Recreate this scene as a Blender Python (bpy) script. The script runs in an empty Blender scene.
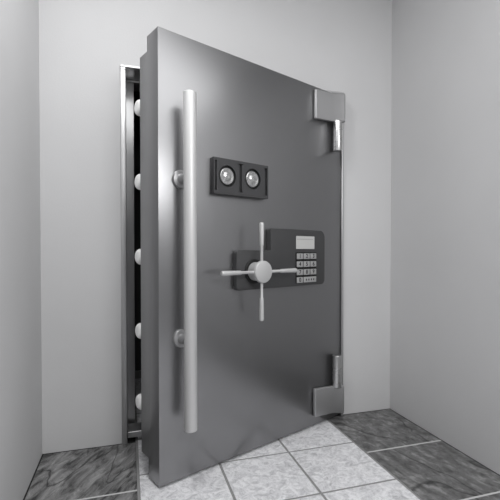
import bpy, bmesh, math
from mathutils import Vector, Matrix
COL = bpy.context.scene.collection
PI = math.pi

# ------------------------------------------------------------------ materials
def new_mat(name, color, rough=.5, metal=0.0, spec=.5):
    m = bpy.data.materials.new(name); m.use_nodes = True
    b = m.node_tree.nodes['Principled BSDF']
    c = color if isinstance(color, tuple) else (color,)*3
    b.inputs['Base Color'].default_value = (*c, 1)
    b.inputs['Roughness'].default_value = rough
    b.inputs['Metallic'].default_value = metal
    b.inputs['Specular IOR Level'].default_value = spec
    return m

def N(m, t, **kw):
    n = m.node_tree.nodes.new(t)
    for k, v in kw.items():
        if k in n.inputs: n.inputs[k].default_value = v
        else: setattr(n, k, v)
    return n

def L(m, a, b): m.node_tree.links.new(a, b)

def ramp(m, stops):
    r = N(m, 'ShaderNodeValToRGB'); e = r.color_ramp.elements
    while len(e) < len(stops): e.new(.5)
    for el, (p, c) in zip(e, stops):
        el.position = p; c = c if isinstance(c, tuple) else (c,)*3
        el.color = (*c, 1)
    return r

def add_bump(m, height, strength, dist=.001):
    b = m.node_tree.nodes['Principled BSDF']
    bp = N(m, 'ShaderNodeBump'); bp.inputs['Strength'].default_value = strength
    bp.inputs['Distance'].default_value = dist
    L(m, height, bp.inputs['Height']); L(m, bp.outputs['Normal'], b.inputs['Normal'])

def metal_mat(name, color, rough, metal=1.0, streak=(3, 3, 60), amt=.06, coord='Object'):
    """satin metal with a faint brushed grain in its roughness and tone"""
    m = new_mat(name, color, rough, metal)
    b = m.node_tree.nodes['Principled BSDF']
    tc = N(m, 'ShaderNodeTexCoord'); mp = N(m, 'ShaderNodeMapping')
    mp.inputs['Scale'].default_value = streak
    L(m, tc.outputs[coord], mp.inputs['Vector'])
    nz = N(m, 'ShaderNodeTexNoise'); nz.inputs['Scale'].default_value = 4; nz.inputs['Detail'].default_value = 4
    L(m, mp.outputs['Vector'], nz.inputs['Vector'])
    mr = N(m, 'ShaderNodeMapRange')
    mr.inputs['To Min'].default_value = rough-amt; mr.inputs['To Max'].default_value = rough+amt
    L(m, nz.outputs['Fac'], mr.inputs['Value']); L(m, mr.outputs['Result'], b.inputs['Roughness'])
    return m

def wall_mat(name, tone):
    m = new_mat(name, tone, .75, 0, .3)
    b = m.node_tree.nodes['Principled BSDF']
    tc = N(m, 'ShaderNodeTexCoord')
    n1 = N(m, 'ShaderNodeTexNoise'); n1.inputs['Scale'].default_value = 1.3; n1.inputs['Detail'].default_value = 3
    L(m, tc.outputs['Object'], n1.inputs['Vector'])
    c = tone
    r = ramp(m, [(.3, tuple(x*.97 for x in c)), (.7, tuple(min(1, x*1.03) for x in c))])
    L(m, n1.outputs['Fac'], r.inputs['Fac']); L(m, r.outputs['Color'], b.inputs['Base Color'])
    n2 = N(m, 'ShaderNodeTexNoise'); n2.inputs['Scale'].default_value = 170; n2.inputs['Detail'].default_value = 2
    L(m, tc.outputs['Object'], n2.inputs['Vector'])
    add_bump(m, n2.outputs['Fac'], .25, .002)
    return m

def tile_mat(name, kind):
    m = new_mat(name, .5, .38, 0, .5)
    b = m.node_tree.nodes['Principled BSDF']
    tc = N(m, 'ShaderNodeTexCoord'); geo = N(m, 'ShaderNodeNewGeometry')
    mul = N(m, 'ShaderNodeMath', operation='MULTIPLY'); mul.inputs[1].default_value = 37.0
    L(m, geo.outputs['Random Per Island'], mul.inputs[0])
    add = N(m, 'ShaderNodeVectorMath', operation='ADD')
    cx = N(m, 'ShaderNodeCombineXYZ'); L(m, mul.outputs[0], cx.inputs['Z']); L(m, mul.outputs[0], cx.inputs['X'])
    mp = N(m, 'ShaderNodeMapping')
    rot = N(m, 'ShaderNodeMapping'); L(m, tc.outputs['Object'], rot.inputs['Vector']); L(m, rot.outputs['Vector'], mp.inputs['Vector']); L(m, mp.outputs['Vector'], add.inputs[0]); L(m, cx.outputs[0], add.inputs[1])
    V = add.outputs[0]
    if kind == 'light':
        a = N(m, 'ShaderNodeTexNoise'); a.inputs['Scale'].default_value = 22; a.inputs['Detail'].default_value = 7
        a.inputs['Roughness'].default_value = .7; a.inputs['Distortion'].default_value = 1.2
        L(m, V, a.inputs['Vector'])
        r = ramp(m, [(.32, (.46,.46,.48)), (.46, (.68,.68,.70)), (.60, (.88,.88,.90))])
        L(m, a.outputs['Fac'], r.inputs['Fac'])
        v = N(m, 'ShaderNodeTexNoise'); v.inputs['Scale'].default_value = 20; v.inputs['Detail'].default_value = 5
        v.inputs['Distortion'].default_value = 2.0
        L(m, V, v.inputs['Vector'])
        r2 = ramp(m, [(.485, 1.0), (.5, .70), (.515, 1.0)]); L(m, v.outputs['Fac'], r2.inputs['Fac'])
        mx = N(m, 'ShaderNodeMix', data_type='RGBA', blend_type='MULTIPLY'); mx.inputs[0].default_value = 1
        L(m, r.outputs['Color'], mx.inputs[6]); L(m, r2.outputs['Color'], mx.inputs[7])
        L(m, mx.outputs[2], b.inputs['Base Color']); add_bump(m, a.outputs['Fac'], .5, .004)
    else:
        if kind == 'slate':
            rot.inputs['Rotation'].default_value = (0, 0, math.radians(-62)); mp.inputs['Scale'].default_value = (1.0, 2.9, 1)
            sc, dist, det = 7.0, .6, 14
            stops = [(.36, .03), (.43, .11), (.50, .19), (.58, .26), (.66, .36)]
        else:
            rot.inputs['Rotation'].default_value = (0, 0, math.radians(-105)); mp.inputs['Scale'].default_value = (1.0, 1.6, 1)
            sc, dist, det = 15.0, .35, 12
            stops = [(.36, .07), (.46, .13), (.54, .17), (.64, .30)]
        a = N(m, 'ShaderNodeTexNoise'); a.inputs['Scale'].default_value = sc; a.inputs['Detail'].default_value = det
        a.inputs['Roughness'].default_value = .66; a.inputs['Distortion'].default_value = dist
        L(m, V, a.inputs['Vector'])
        r = ramp(m, stops); L(m, a.outputs['Fac'], r.inputs['Fac'])
        v = N(m, 'ShaderNodeTexNoise'); v.inputs['Scale'].default_value = 1.7; v.inputs['Detail'].default_value = 3
        v.inputs['Distortion'].default_value = .4
        L(m, V, v.inputs['Vector'])
        r2 = ramp(m, [(.484, 1.0), (.498, .25), (.502, .25), (.516, 1.0)]); L(m, v.outputs['Fac'], r2.inputs['Fac'])
        mx = N(m, 'ShaderNodeMix', data_type='RGBA', blend_type='MULTIPLY'); mx.inputs[0].default_value = 1
        L(m, r.outputs['Color'], mx.inputs[6]); L(m, r2.outputs['Color'], mx.inputs[7])
        L(m, mx.outputs[2], b.inputs['Base Color']); add_bump(m, a.outputs['Fac'], 1.0, .012)
    return m

M = {}
M['wall'] = wall_mat('painted_wall', (.60, .60, .605))
M['ceiling'] = wall_mat('ceiling_paint', (.62, .62, .62))
M['front'] = wall_mat('dark_painted_wall', (.09, .09, .092))
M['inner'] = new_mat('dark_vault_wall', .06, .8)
M['tile_light'] = tile_mat('light_stone_tile', 'light')
M['tile_slate'] = tile_mat('veined_slate_tile', 'slate')
M['tile_marble'] = tile_mat('dark_marble_tile', 'marble')
M['gap'] = new_mat('dark_joint', .03, .9)
M['grout'] = new_mat('grey_grout', .27, .9)
M['grout_light'] = new_mat('pale_grout', .55, .9)
M['door'] = metal_mat('satin_grey_steel', (.285, .285, .291), .32, .92, (2, 2, 50), .015)
M['frame'] = new_mat('frame_steel', (.50, .50, .505), .36, .78)
M['bar'] = metal_mat('bright_satin_steel', (.60, .60, .60), .48, .45, (1, 1, 20), .04)
M['chrome'] = metal_mat('polished_steel', (.55, .55, .55), .28, 1.0, (1, 1, 20), .03)
M['hinge'] = metal_mat('hinge_steel', (.46, .46, .465), .48, .9, (3, 3, 30), .04)
M['bolt'] = metal_mat('pale_bolt_steel', (.92, .92, .91), .4, .0, (1, 1, 10), .04)
M['plastic'] = new_mat('dark_grey_housing', (.052, .052, .054), .45, .1)
M['plate'] = new_mat('dark_lock_plate', (.070, .070, .073), .38, .4)
M['black'] = new_mat('black_recess', .004, .6)
M['dial'] = metal_mat('dial_steel', (.52, .52, .52), .3, .85, (30, 30, 30), .12)
M['screen'] = new_mat('pale_display', (.55, .55, .54), .3, 0)
M['screen_line'] = new_mat('display_line', (.32, .32, .32), .3, 0)
M['key'] = new_mat('silver_key', (.42, .42, .42), .4, .3)
M['ink'] = new_mat('black_print', .015, .6)

# ------------------------------------------------------------------ mesh helpers
def bx(bm, x0, x1, y0, y1, z0, z1, mi=0, bev=0, seg=2):
    t = bmesh.new()
    r = bmesh.ops.create_cube(t, size=1)
    bmesh.ops.scale(t, vec=(x1-x0, y1-y0, z1-z0), verts=t.verts)
    bmesh.ops.translate(t, vec=((x0+x1)/2, (y0+y1)/2, (z0+z1)/2), verts=t.verts)
    if bev: bmesh.ops.bevel(t, geom=t.edges[:], offset=bev, segments=seg, profile=.5, affect='EDGES')
    merge(bm, t, mi)

def merge(bm, t, mi=0):
    for f in t.faces: f.material_index = mi
    me = bpy.data.meshes.new('tmp'); t.to_mesh(me); t.free()
    bm.from_mesh(me); bpy.data.meshes.remove(me)

def prism(bm, pts, a0, a1, axis='y', mi=0, bev=0, seg=3):
    """outline pts in the plane across axis, extruded a0..a1; axis y: pts (x,z); axis z: pts (x,y)"""
    t = bmesh.new()
    mk = {'y': lambda p, a: (p[0], a, p[1]), 'z': lambda p, a: (p[0], p[1], a), 'x': lambda p, a: (a, p[0], p[1])}[axis]
    A = [t.verts.new(mk(p, a0)) for p in pts]; B = [t.verts.new(mk(p, a1)) for p in pts]
    n = len(pts)
    t.faces.new(A); t.faces.new(B[::-1])
    for i in range(n): t.faces.new((A[i], B[i], B[(i+1) % n], A[(i+1) % n]))
    bmesh.ops.recalc_face_normals(t, faces=t.faces)
    if bev:
        es = [e for e in t.edges if len(e.link_faces) == 2 and e.calc_face_angle(0) > .6]
        bmesh.ops.bevel(t, geom=es, offset=bev, segments=seg, profile=.5, affect='EDGES')
    merge(bm, t, mi)

def lathe(bm, prof, origin, axis, seg=48, mi=0):
    """prof: list of (radius, height along axis)"""
    t = bmesh.new(); rings = []
    for r, h in prof:
        if r < 1e-6: rings.append([t.verts.new((0, 0, h))])
        else: rings.append([t.verts.new((r*math.cos(2*PI*i/seg), r*math.sin(2*PI*i/seg), h)) for i in range(seg)])
    for a, b in zip(rings, rings[1:]):
        for i in range(seg):
            j = (i+1) % seg
            if len(a) == 1 and len(b) == 1: continue
            if len(a) == 1: t.faces.new((a[0], b[i], b[j]))
            elif len(b) == 1: t.faces.new((a[i], b[0], a[j]))
            else: t.faces.new((a[i], b[i], b[j], a[j]))
    if len(rings[0]) > 1: t.faces.new(rings[0])
    if len(rings[-1]) > 1: t.faces.new(rings[-1])
    bmesh.ops.recalc_face_normals(t, faces=t.faces)
    q = Vector((0, 0, 1)).rotation_difference(Vector(axis).normalized())
    bmesh.ops.transform(t, matrix=Matrix.Translation(origin) @ q.to_matrix().to_4x4(), verts=t.verts)
    merge(bm, t, mi)

def rod_prof(r, h, e=.004, n=4):
    p = [(0, 0)]
    for k in range(n+1):
        a = PI/2*k/n; p.append((r-e+e*math.sin(a), e-e*math.cos(a)))
    for k in range(n+1):
        a = PI/2*k/n; p.append((r-e+e*math.cos(a), h-e+e*math.sin(a)))
    p.append((0, h)); return p

def obj(name, bm, mats, parent=None, smooth=True, **props):
    me = bpy.data.meshes.new(name)
    ang = math.radians(32)
    if smooth:
        for f in bm.faces: f.smooth = True
        for e in bm.edges:
            if len(e.link_faces) == 2 and e.calc_face_angle(0) > ang: e.smooth = False
    bm.to_mesh(me); bm.free()
    for m in (mats if isinstance(mats, (list, tuple)) else [mats]): me.materials.append(M[m])
    o = bpy.data.objects.new(name, me); COL.objects.link(o)
    if parent: o.parent = parent
    for k, v in props.items(): o[k] = v
    return o

def rrect(x0, x1, z0, z1, r, n=6, corners=(1, 1, 1, 1)):
    """corners: lower left, lower right, upper right, upper left"""
    P = []
    for (cx, cz, a0, on) in ((x0, z0, PI, corners[0]), (x1, z0, 1.5*PI, corners[1]), (x1, z1, 0, corners[2]), (x0, z1, .5*PI, corners[3])):
        if not on: P.append((cx, cz)); continue
        ccx = cx + (r if cx == x0 else -r); ccz = cz + (r if cz == z0 else -r)
        for k in range(n+1):
            a = a0 + PI/2*k/n; P.append((ccx+r*math.cos(a), ccz+r*math.sin(a)))
    return P

# ------------------------------------------------------------------ the room
XL, XR, YB, YF, ZC = -.462, 1.768, 2.438, -3.2, 2.96
FX0, FX1, FZ = -.043, 1.386, 2.180          # outer edges of the door frame

# floor: dark joint base, grout strips and separate stone slabs in one mesh
bm = bmesh.new()
bx(bm, XL-.1, XR+.1, YF-.1, 3.95, -.1, -.006, 3)
lx = [.039, .452, .846, 1.256]; g = .0065
yl = [2.07 + .397*k for k in range(4, -14, -1)]
yd = [2.438 - .4975*k for k in range(0, 12)]
def slab(x0, x1, y0, y1, mi):
    bx(bm, x0, x1, y0, y1, -.0058, 0, mi, .0012, 1)
for i in range(3):
    for a, b in zip(yl, yl[1:]):
        y1, y0 = min(a, 3.9), max(b, YF)
        if y1-y0 < .02: continue
        slab(lx[i]+(g if i else .007), lx[i+1]-(g if i < 2 else .007), y0+g, y1-g, 0)
for (x0, x1, mi) in ((XL+.007, lx[0]-.008, 1), (lx[3]+.008, XR-.006, 2)):
    for a, b in zip(yd, yd[1:]):
        y1, y0 = a, max(b, YF)
        if y1-y0 < .02: continue
        slab(x0, x1, y0+.005, y1-(.007 if a == yd[0] else .005), mi)
bx(bm, lx[0]-.007, lx[3]+.007, YF, 3.9, -.006, -.002, 4)          # grout under the light path
for a in yd[1:]:
    if a > YF:
        bx(bm, XL+.007, lx[0]-.008, a-.006, a+.006, -.006, -.0006, 5)
        bx(bm, lx[3]+.008, XR-.007, a-.006, a+.006, -.006, -.0006, 5)
bx(bm, -.36, .03, 2.46, 3.9, -.006, -.001, 3); bx(bm, 1.27, 1.7, 2.46, 3.9, -.006, -.001, 3)
obj('floor', bm, ['tile_light', 'tile_slate', 'tile_marble', 'gap', 'grout', 'grout_light'], kind='structure')

bm = bmesh.new()
e = .001
bx(bm, XL-.12, FX0-e, YB, YB+.30, 0, ZC); bx(bm, FX1+e, XR+.12, YB, YB+.30, 0, ZC); bx(bm, FX0-e, FX1+e, YB, YB+.30, FZ+e, ZC)
obj('wall_back', bm, 'wall', smooth=False, kind='structure')
bm = bmesh.new(); bx(bm, XL-.12, XL, YF, YB, 0, ZC); obj('wall_left', bm, 'wall', smooth=False, kind='structure')
bm = bmesh.new(); bx(bm, XR, XR+.12, YF, YB, 0, ZC); obj('wall_right', bm, 'wall', smooth=False, kind='structure')
bm = bmesh.new(); bx(bm, XL-.12, XR+.12, YF-.12, YF, 0, ZC); obj('wall_front', bm, 'front', smooth=False, kind='structure')
bm = bmesh.new(); bx(bm, XL-.12, XR+.12, YF-.12, YB+.30, ZC, ZC+.1); obj('ceiling', bm, 'ceiling', smooth=False, kind='structure')
# vault room behind the opening
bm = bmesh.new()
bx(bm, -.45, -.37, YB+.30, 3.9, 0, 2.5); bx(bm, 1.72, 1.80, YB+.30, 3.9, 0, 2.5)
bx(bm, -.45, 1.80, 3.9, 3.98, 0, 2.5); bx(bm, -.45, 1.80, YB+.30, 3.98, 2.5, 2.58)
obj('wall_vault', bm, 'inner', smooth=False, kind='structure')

# ------------------------------------------------------------------ door frame (fixed in the wall)
fr = bpy.data.objects.new('door_frame', None); COL.objects.link(fr); fr.location = ((FX0+FX1)/2, 2.42, 0)
fr['kind'] = 'thing'; fr['label'] = 'stepped steel frame of the vault doorway set flush into the pale wall'; fr['category'] = 'door frame'
ox = (FX0+FX1)/2; oy = 2.42
LI0, LI1, LZ = -.014, 1.370, 2.167           # inside of the outer lip
IN0, IN1, IZ = .032, 1.335, 2.153            # inside of the inner step
Y0, Y1, Y2 = 2.42, 2.59, 2.737
def F(x0, x1, y0, y1, z0, z1, bm, bev=.002): bx(bm, x0-ox, x1-ox, y0-oy, y1-oy, z0, z1, 0, bev, 1)
def jamb(s):
    bm = bmesh.new()
    if s < 0: pts = [(FX0, Y0), (LI0, Y0), (LI0, Y1), (IN0, Y1), (IN0, Y2), (FX0, Y2)]
    else: pts = [(FX1, Y0), (FX1, Y2), (IN1, Y2), (IN1, Y1), (LI1, Y1), (LI1, Y0)]
    prism(bm, [(x-ox, y-oy) for x, y in pts], .001, LZ-.0005 if 0 else 2.152, 'z', 0, .002, 2)
    return bm
obj('jamb', jamb(-1), 'frame', fr); obj('jamb', jamb(1), 'frame', fr)
bm = bmesh.new()
F(FX0, FX1, Y0, Y2, LZ, FZ, bm)                                        # outer header band
F(FX0, FX1, Y1, Y2, 2.1525, LZ-.0002, bm)                              # inner header step
F(FX0, LI0, Y0, Y1-.0005, 2.1525, LZ-.0002, bm); F(LI1, FX1, Y0, Y1-.0005, 2.1525, LZ-.0002, bm)
obj('header', bm, 'frame', fr)
bm = bmesh.new()
F(LI0+.002, 1.10, 2.447, 2.572, .022, .058, bm, .003); F(.05, 1.08, 2.470, 2.56, 0, .022, bm, 0)
obj('threshold', bm, 'hinge', fr)

# ------------------------------------------------------------------ the vault door
# local frame: x along the face away from the opening edge, -y out of the face, z up
vd = bpy.data.objects.new('vault_door', None); COL.objects.link(vd)
vd.location = (.131, 1.910, 0); vd.rotation_euler = (0, 0, math.radians(22.6))
vd['kind'] = 'thing'; vd['label'] = 'thick grey steel vault door standing ajar in the doorway'; vd['category'] = 'vault door'
W, ZB, ZT = 1.337, .013, 2.152
bm = bmesh.new()
prism(bm, [(0, ZB), (.116, ZB), (.116, .105), (.197, .105), (.197, 2.080), (.116, 2.080), (.116, ZT), (0, ZT)], 0, W, 'x', 0, .0025, 2)
obj('door_leaf', bm, 'door', vd)
bm = bmesh.new(); bx(bm, .065, W-.075, .1975, .29, .16, 2.02, 0, .003, 2)
obj('bolt_housing', bm, 'door', vd, label='boxed bolt housing behind the door leaf')
for z in (1.849, 1.472, 1.089, .707, .340):
    bm = bmesh.new()
    lathe(bm, rod_prof(.041, .080, .022, 6), (.080, .2435, z), (-1, 0, 0), 40)
    obj('locking_bolt', bm, 'bolt', vd)

# pull handle: long round bar on two posts
bm = bmesh.new()
HS, HT, HR = .113, .095, .0305
lathe(bm, rod_prof(HR, 1.566, .003, 3), (HS, -HT, .283), (0, 0, 1), 56)
hd = obj('pull_handle', bm, 'bar', vd)
for z in (1.461, .699):
    bm = bmesh.new()
    lathe(bm, [(0, 0), (.043, 0), (.044, .002), (.044, .012), (.041, .017), (.034, .019), (.026, .021), (.024, .026), (.024, .070), (0, .070)],
          (HS, -.0005, z), (0, -1, 0), 40)
    obj('handle_post', bm, 'hinge', hd)

# lock plate with two round dials and upright grooves
PS0, PS1, PZ0, PZ1 = .284, .648, 1.408, 1.590
DIAL = ((.369, 1.502), (.538, 1.506))
bm = bmesh.new()
bx(bm, PS0, PS1, -.024, -.0005, PZ0, PZ1, 0, .003, 2)
gro = [(.290, .306), (.447, .467), (.628, .645)]
def face_panel(bm, x0, x1, z0, z1, cx, cz, R, yb, yf, n=48):
    """raised panel with a round hole"""
    t = bmesh.new()
    inner, outer = [], []
    for i in range(n):
        a = 2*PI*(i+.5)/n; dx, dz = math.cos(a), math.sin(a)
        k = min(((x1-cx) if dx > 0 else (x0-cx))/dx if abs(dx) > 1e-9 else 9, ((z1-cz) if dz > 0 else (z0-cz))/dz if abs(dz) > 1e-9 else 9)
        inner.append((cx+R*dx, cz+R*dz)); outer.append((cx+k*dx, cz+k*dz))
    vi = [t.verts.new((p[0], yf, p[1])) for p in inner]; vo = [t.verts.new((p[0], yf, p[1])) for p in outer]
    bi = [t.verts.new((p[0], yb, p[1])) for p in inner]; bo = [t.verts.new((p[0], yb, p[1])) for p in outer]
    for i in range(n):
        j = (i+1) % n
        t.faces.new((vi[i], vi[j], vo[j], vo[i])); t.faces.new((vi[j], vi[i], bi[i], bi[j]))
        t.faces.new((vo[i], vo[j], bo[j], bo[i])); t.faces.new((bi[i], bi[j], bo[j], bo[i]))
    bmesh.ops.recalc_face_normals(t, faces=t.faces); merge(bm, t, 0)
zi0, zi1 = PZ0+.018, PZ1-.014
face_panel(bm, .302, .443, zi0, zi1, *DIAL[0], .055, -.0235, -.037)
face_panel(bm, .463, .625, zi0, zi1, *DIAL[1], .055, -.0235, -.037)
bx(bm, PS0, PS1, -.037, -.0235, PZ0, zi0, 0); bx(bm, PS0, PS1, -.037, -.0235, zi1, PZ1, 0)
bx(bm, PS0, .289, -.037, -.0235, zi0, zi1, 0); bx(bm, .641, PS1, -.037, -.0235, zi0, zi1, 0)
lp = obj('lock_plate', bm, ['plate', 'black'], vd, label='dark plate with two round dials')
for cx, cz in DIAL:
    bm = bmesh.new()
    lathe(bm, [(0, 0), (.0545, 0), (.0545, .002), (0, .002)], (cx, -.0242, cz), (0, -1, 0), 48, 0)
    obj('dial_recess', bm, 'black', lp)
    bm = bmesh.new()
    lathe(bm, [(0, 0), (.043, 0), (.0435, .003), (.0425, .007), (.039, .0095), (.034, .0090), (.031, .0065), (.026, .0065), (.023, .0095), (.017, .0125), (.010, .0145), (.009, .011), (.004, .011), (.003, .015), (0, .0155)],
          (cx, -.0263, cz), (0, -1, 0), 48)
    for k in range(12):
        a = 2*PI*k/12
        bx(bm, cx+.0285*math.cos(a)-.0022, cx+.0285*math.cos(a)+.0022, -.0365, -.031, cz+.0285*math.sin(a)-.0022, cz+.0285*math.sin(a)+.0022, 0, .0006, 1)
    obj('dial', bm, 'dial', lp)

# keypad housing (L-shaped), display and keys
T = -.036
bm = bmesh.new()
r = .035
def arc(cx, cz, r, a0, a1, n=7): return [(cx+r*math.cos(a0+(a1-a0)*k/n), cz+r*math.sin(a0+(a1-a0)*k/n)) for k in range(n+1)]
x0, xm, x1, z0, zm, z1 = .434, .676, 1.137, .903, 1.115, 1.240
r = .02
P = (arc(x0+r, z0+r, r, PI, 1.5*PI) + arc(x1-.03, z0+.03, .03, 1.5*PI, 2*PI) + arc(x1-.045, z1-.045, .045, 0, PI/2)
     + arc(xm+.012, z1-.012, .012, PI/2, PI) + [(xm, zm)] + arc(x0+r, zm-r, r, PI/2, PI))
prism(bm, P, T, -.0005, 'y', 0, .003, 2)
kp = obj('keypad_housing', bm, 'plastic', vd, label='dark L-shaped housing behind the wheel and keys')
bm = bmesh.new()
bx(bm, .876, 1.036, T-.004, T-.0003, 1.124, 1.201, 0, .001, 1)
bx(bm, .882, 1.022, T-.0046, T-.0035, 1.181, 1.184, 1)
obj('display', bm, ['screen', 'screen_line'], kp)
bm = bmesh.new(); bx(bm, .873, 1.056, T-.0012, T-.0002, .919, 1.104, 0)
obj('key_panel', bm, 'black', kp)

def text_into(bm, s, cx, cz, size, y, mi):
    cu = bpy.data.curves.new('t', 'FONT'); cu.body = s; cu.size = size; cu.align_x = 'CENTER'; cu.align_y = 'CENTER'
    cu.extrude = .0004; cu.offset = .0006
    o = bpy.data.objects.new('t', cu); COL.objects.link(o)
    bpy.context.view_layer.update()
    me = o.to_mesh(); t = bmesh.new(); t.from_mesh(me); o.to_mesh_clear()
    bmesh.ops.transform(t, matrix=Matrix.Translation((cx, y, cz)) @ Matrix.Rotation(PI/2, 4, 'X'), verts=t.verts)
    merge(bm, t, mi)
    bpy.data.objects.remove(o); bpy.data.curves.remove(cu)
rows = [1.0805, 1.033, .985, .9385]; cols = [(.880, .931), (.938, .991), (.998, 1.050)]
digits = ['1', '2', '3', '4', '5', '6', '7', '8', '9', '0']; q = 0
for ri, z in enumerate(rows):
    for ci, (a, b) in enumerate(cols):
        if ri == 3 and ci == 2: continue
        if ri == 3 and ci == 1: b = cols[2][1]
        bm = bmesh.new()
        bx(bm, a, b, T-.007, T-.0014, z-.017, z+.017, 0, .002, 2)
        if q < 10: text_into(bm, digits[q], (a+b)/2, z, .034, T-.0073, 1)
        else:
            for k in range(4): bx(bm, a+.018+k*.022, a+.026+k*.022, T-.0076, T-.0068, z-.006, z+.006, 1)
        obj('key', bm, ['key', 'ink'], kp); q += 1

# hand wheel: four spokes on a round hub
WS, WZ = .546, 1.008
bm = bmesh.new()
lathe(bm, [(0, 0), (.050, 0), (.050, .052), (.052, .055), (.052, .058), (.057, .060), (.059, .063), (.059, .077), (.057, .081), (.052, .083), (0, .084)], (WS, T-.002, WZ), (0, -1, 0), 56)
kp.location = (-.006, 0, .006)
hub = obj('wheel_hub', bm, 'bar', vd)
bm = bmesh.new()
lathe(bm, [(.0505, 0), (.066, 0), (.066, .006), (.062, .009), (.0505, .009), (.0505, 0)][:-1], (WS, T-.0003, WZ), (0, -1, 0), 56)
obj('hub_collar', bm, 'black', hub)
for ax in ((0, 0, 1), (0, 0, -1), (-1, 0, 0), (1, 0, 0)):
    bm = bmesh.new()
    o = Vector((WS, -.100, WZ)) + Vector(ax)*.04
    lathe(bm, [(0, 0), (.008, 0), (.008, .095), (.0108, .102), (.0112, .110), (.0128, .208), (.012, .216), (.010, .2205), (0, .221)], o, ax, 28)
    obj('spoke', bm, 'bar', hub)

# hinges: bevelled bent knuckle block reaching back to the frame, and an upright pin
def hinge(zb0, zb1, zp0, zp1, skew, lab):
    bm = bmesh.new()
    # plan outline in the door frame; the far end bends parallel to the wall and returns to the frame
    pts = [(1.060, -.0006), (1.060, -.023), (1.220, -.025), (1.300, -.061), (1.322, -.045), (1.334, -.0006)]
    prism(bm, pts[::-1], zb0, zb1, 'z', 0, .006, 3)
    for v in bm.verts: v.co.z += skew*(v.co.x-1.06)/.24
    h = obj('hinge', bm, 'hinge', vd, label=lab)
    bm = bmesh.new()
    lathe(bm, rod_prof(.0300, zp1-zp0, .004, 3), (1.260, -.0325, zp0), (0, 0, 1), 40)
    obj('hinge_pin', bm, 'chrome', h)
hinge(1.945, 2.128, 1.768, 1.965, .018, 'upper hinge with a bright upright pin below it')
hinge(.070, .250, .222, .434, -.024, 'lower hinge with a bright upright pin above it')

# ------------------------------------------------------------------ light
def area(name, loc, target, sx, sy, power, tone=1.0):
    l = bpy.data.lights.new(name, 'AREA'); l.shape = 'RECTANGLE'; l.size = sx; l.size_y = sy; l.energy = power
    l.color = (1, 1, 1)
    o = bpy.data.objects.new(name, l); COL.objects.link(o); o.location = loc
    o.rotation_euler = (Vector(target)-Vector(loc)).to_track_quat('-Z', 'Y').to_euler(); return o
area('downlight', (-.06, 1.40, 2.93), (-.06, 1.6, 0), .3, .3, 14)
area('ceiling_panel', (.95, .66, 2.93), (.95, .66, 0), 1.3, 1.2, 14)
area('ceiling_panel', (.25, -1.2, 2.93), (.25, -1.2, 0), .9, 1.6, 21)
area('left_wall_fill', (1.35, -1.3, 2.45), (-.47, .7, .6), 1.0, .7, 40)  # added fill, no fixture of the room; aimed to brighten the left wall

w = bpy.data.worlds.new('world'); bpy.context.scene.world = w; w.use_nodes = True
w.node_tree.nodes['Background'].inputs[0].default_value = (.5, .5, .5, 1)
w.node_tree.nodes['Background'].inputs[1].default_value = .5

# ------------------------------------------------------------------ camera
cd = bpy.data.cameras.new('camera'); cam = bpy.data.objects.new('camera', cd); COL.objects.link(cam)
cd.sensor_width = 36; cd.lens = 403/500*36; cd.clip_start = .02; cd.shift_y = .0140
cam.location = (0, 0, 1.12); cam.rotation_euler = (PI/2-math.radians(.9), 0, -math.atan(121/403))
sc = bpy.context.scene; sc.camera = cam
sc.view_settings.view_transform = 'Standard'; sc.view_settings.look = 'None'
sc.view_settings.gamma = 1; sc.view_settings.use_curve_mapping = False
sc.view_settings.exposure = -.06
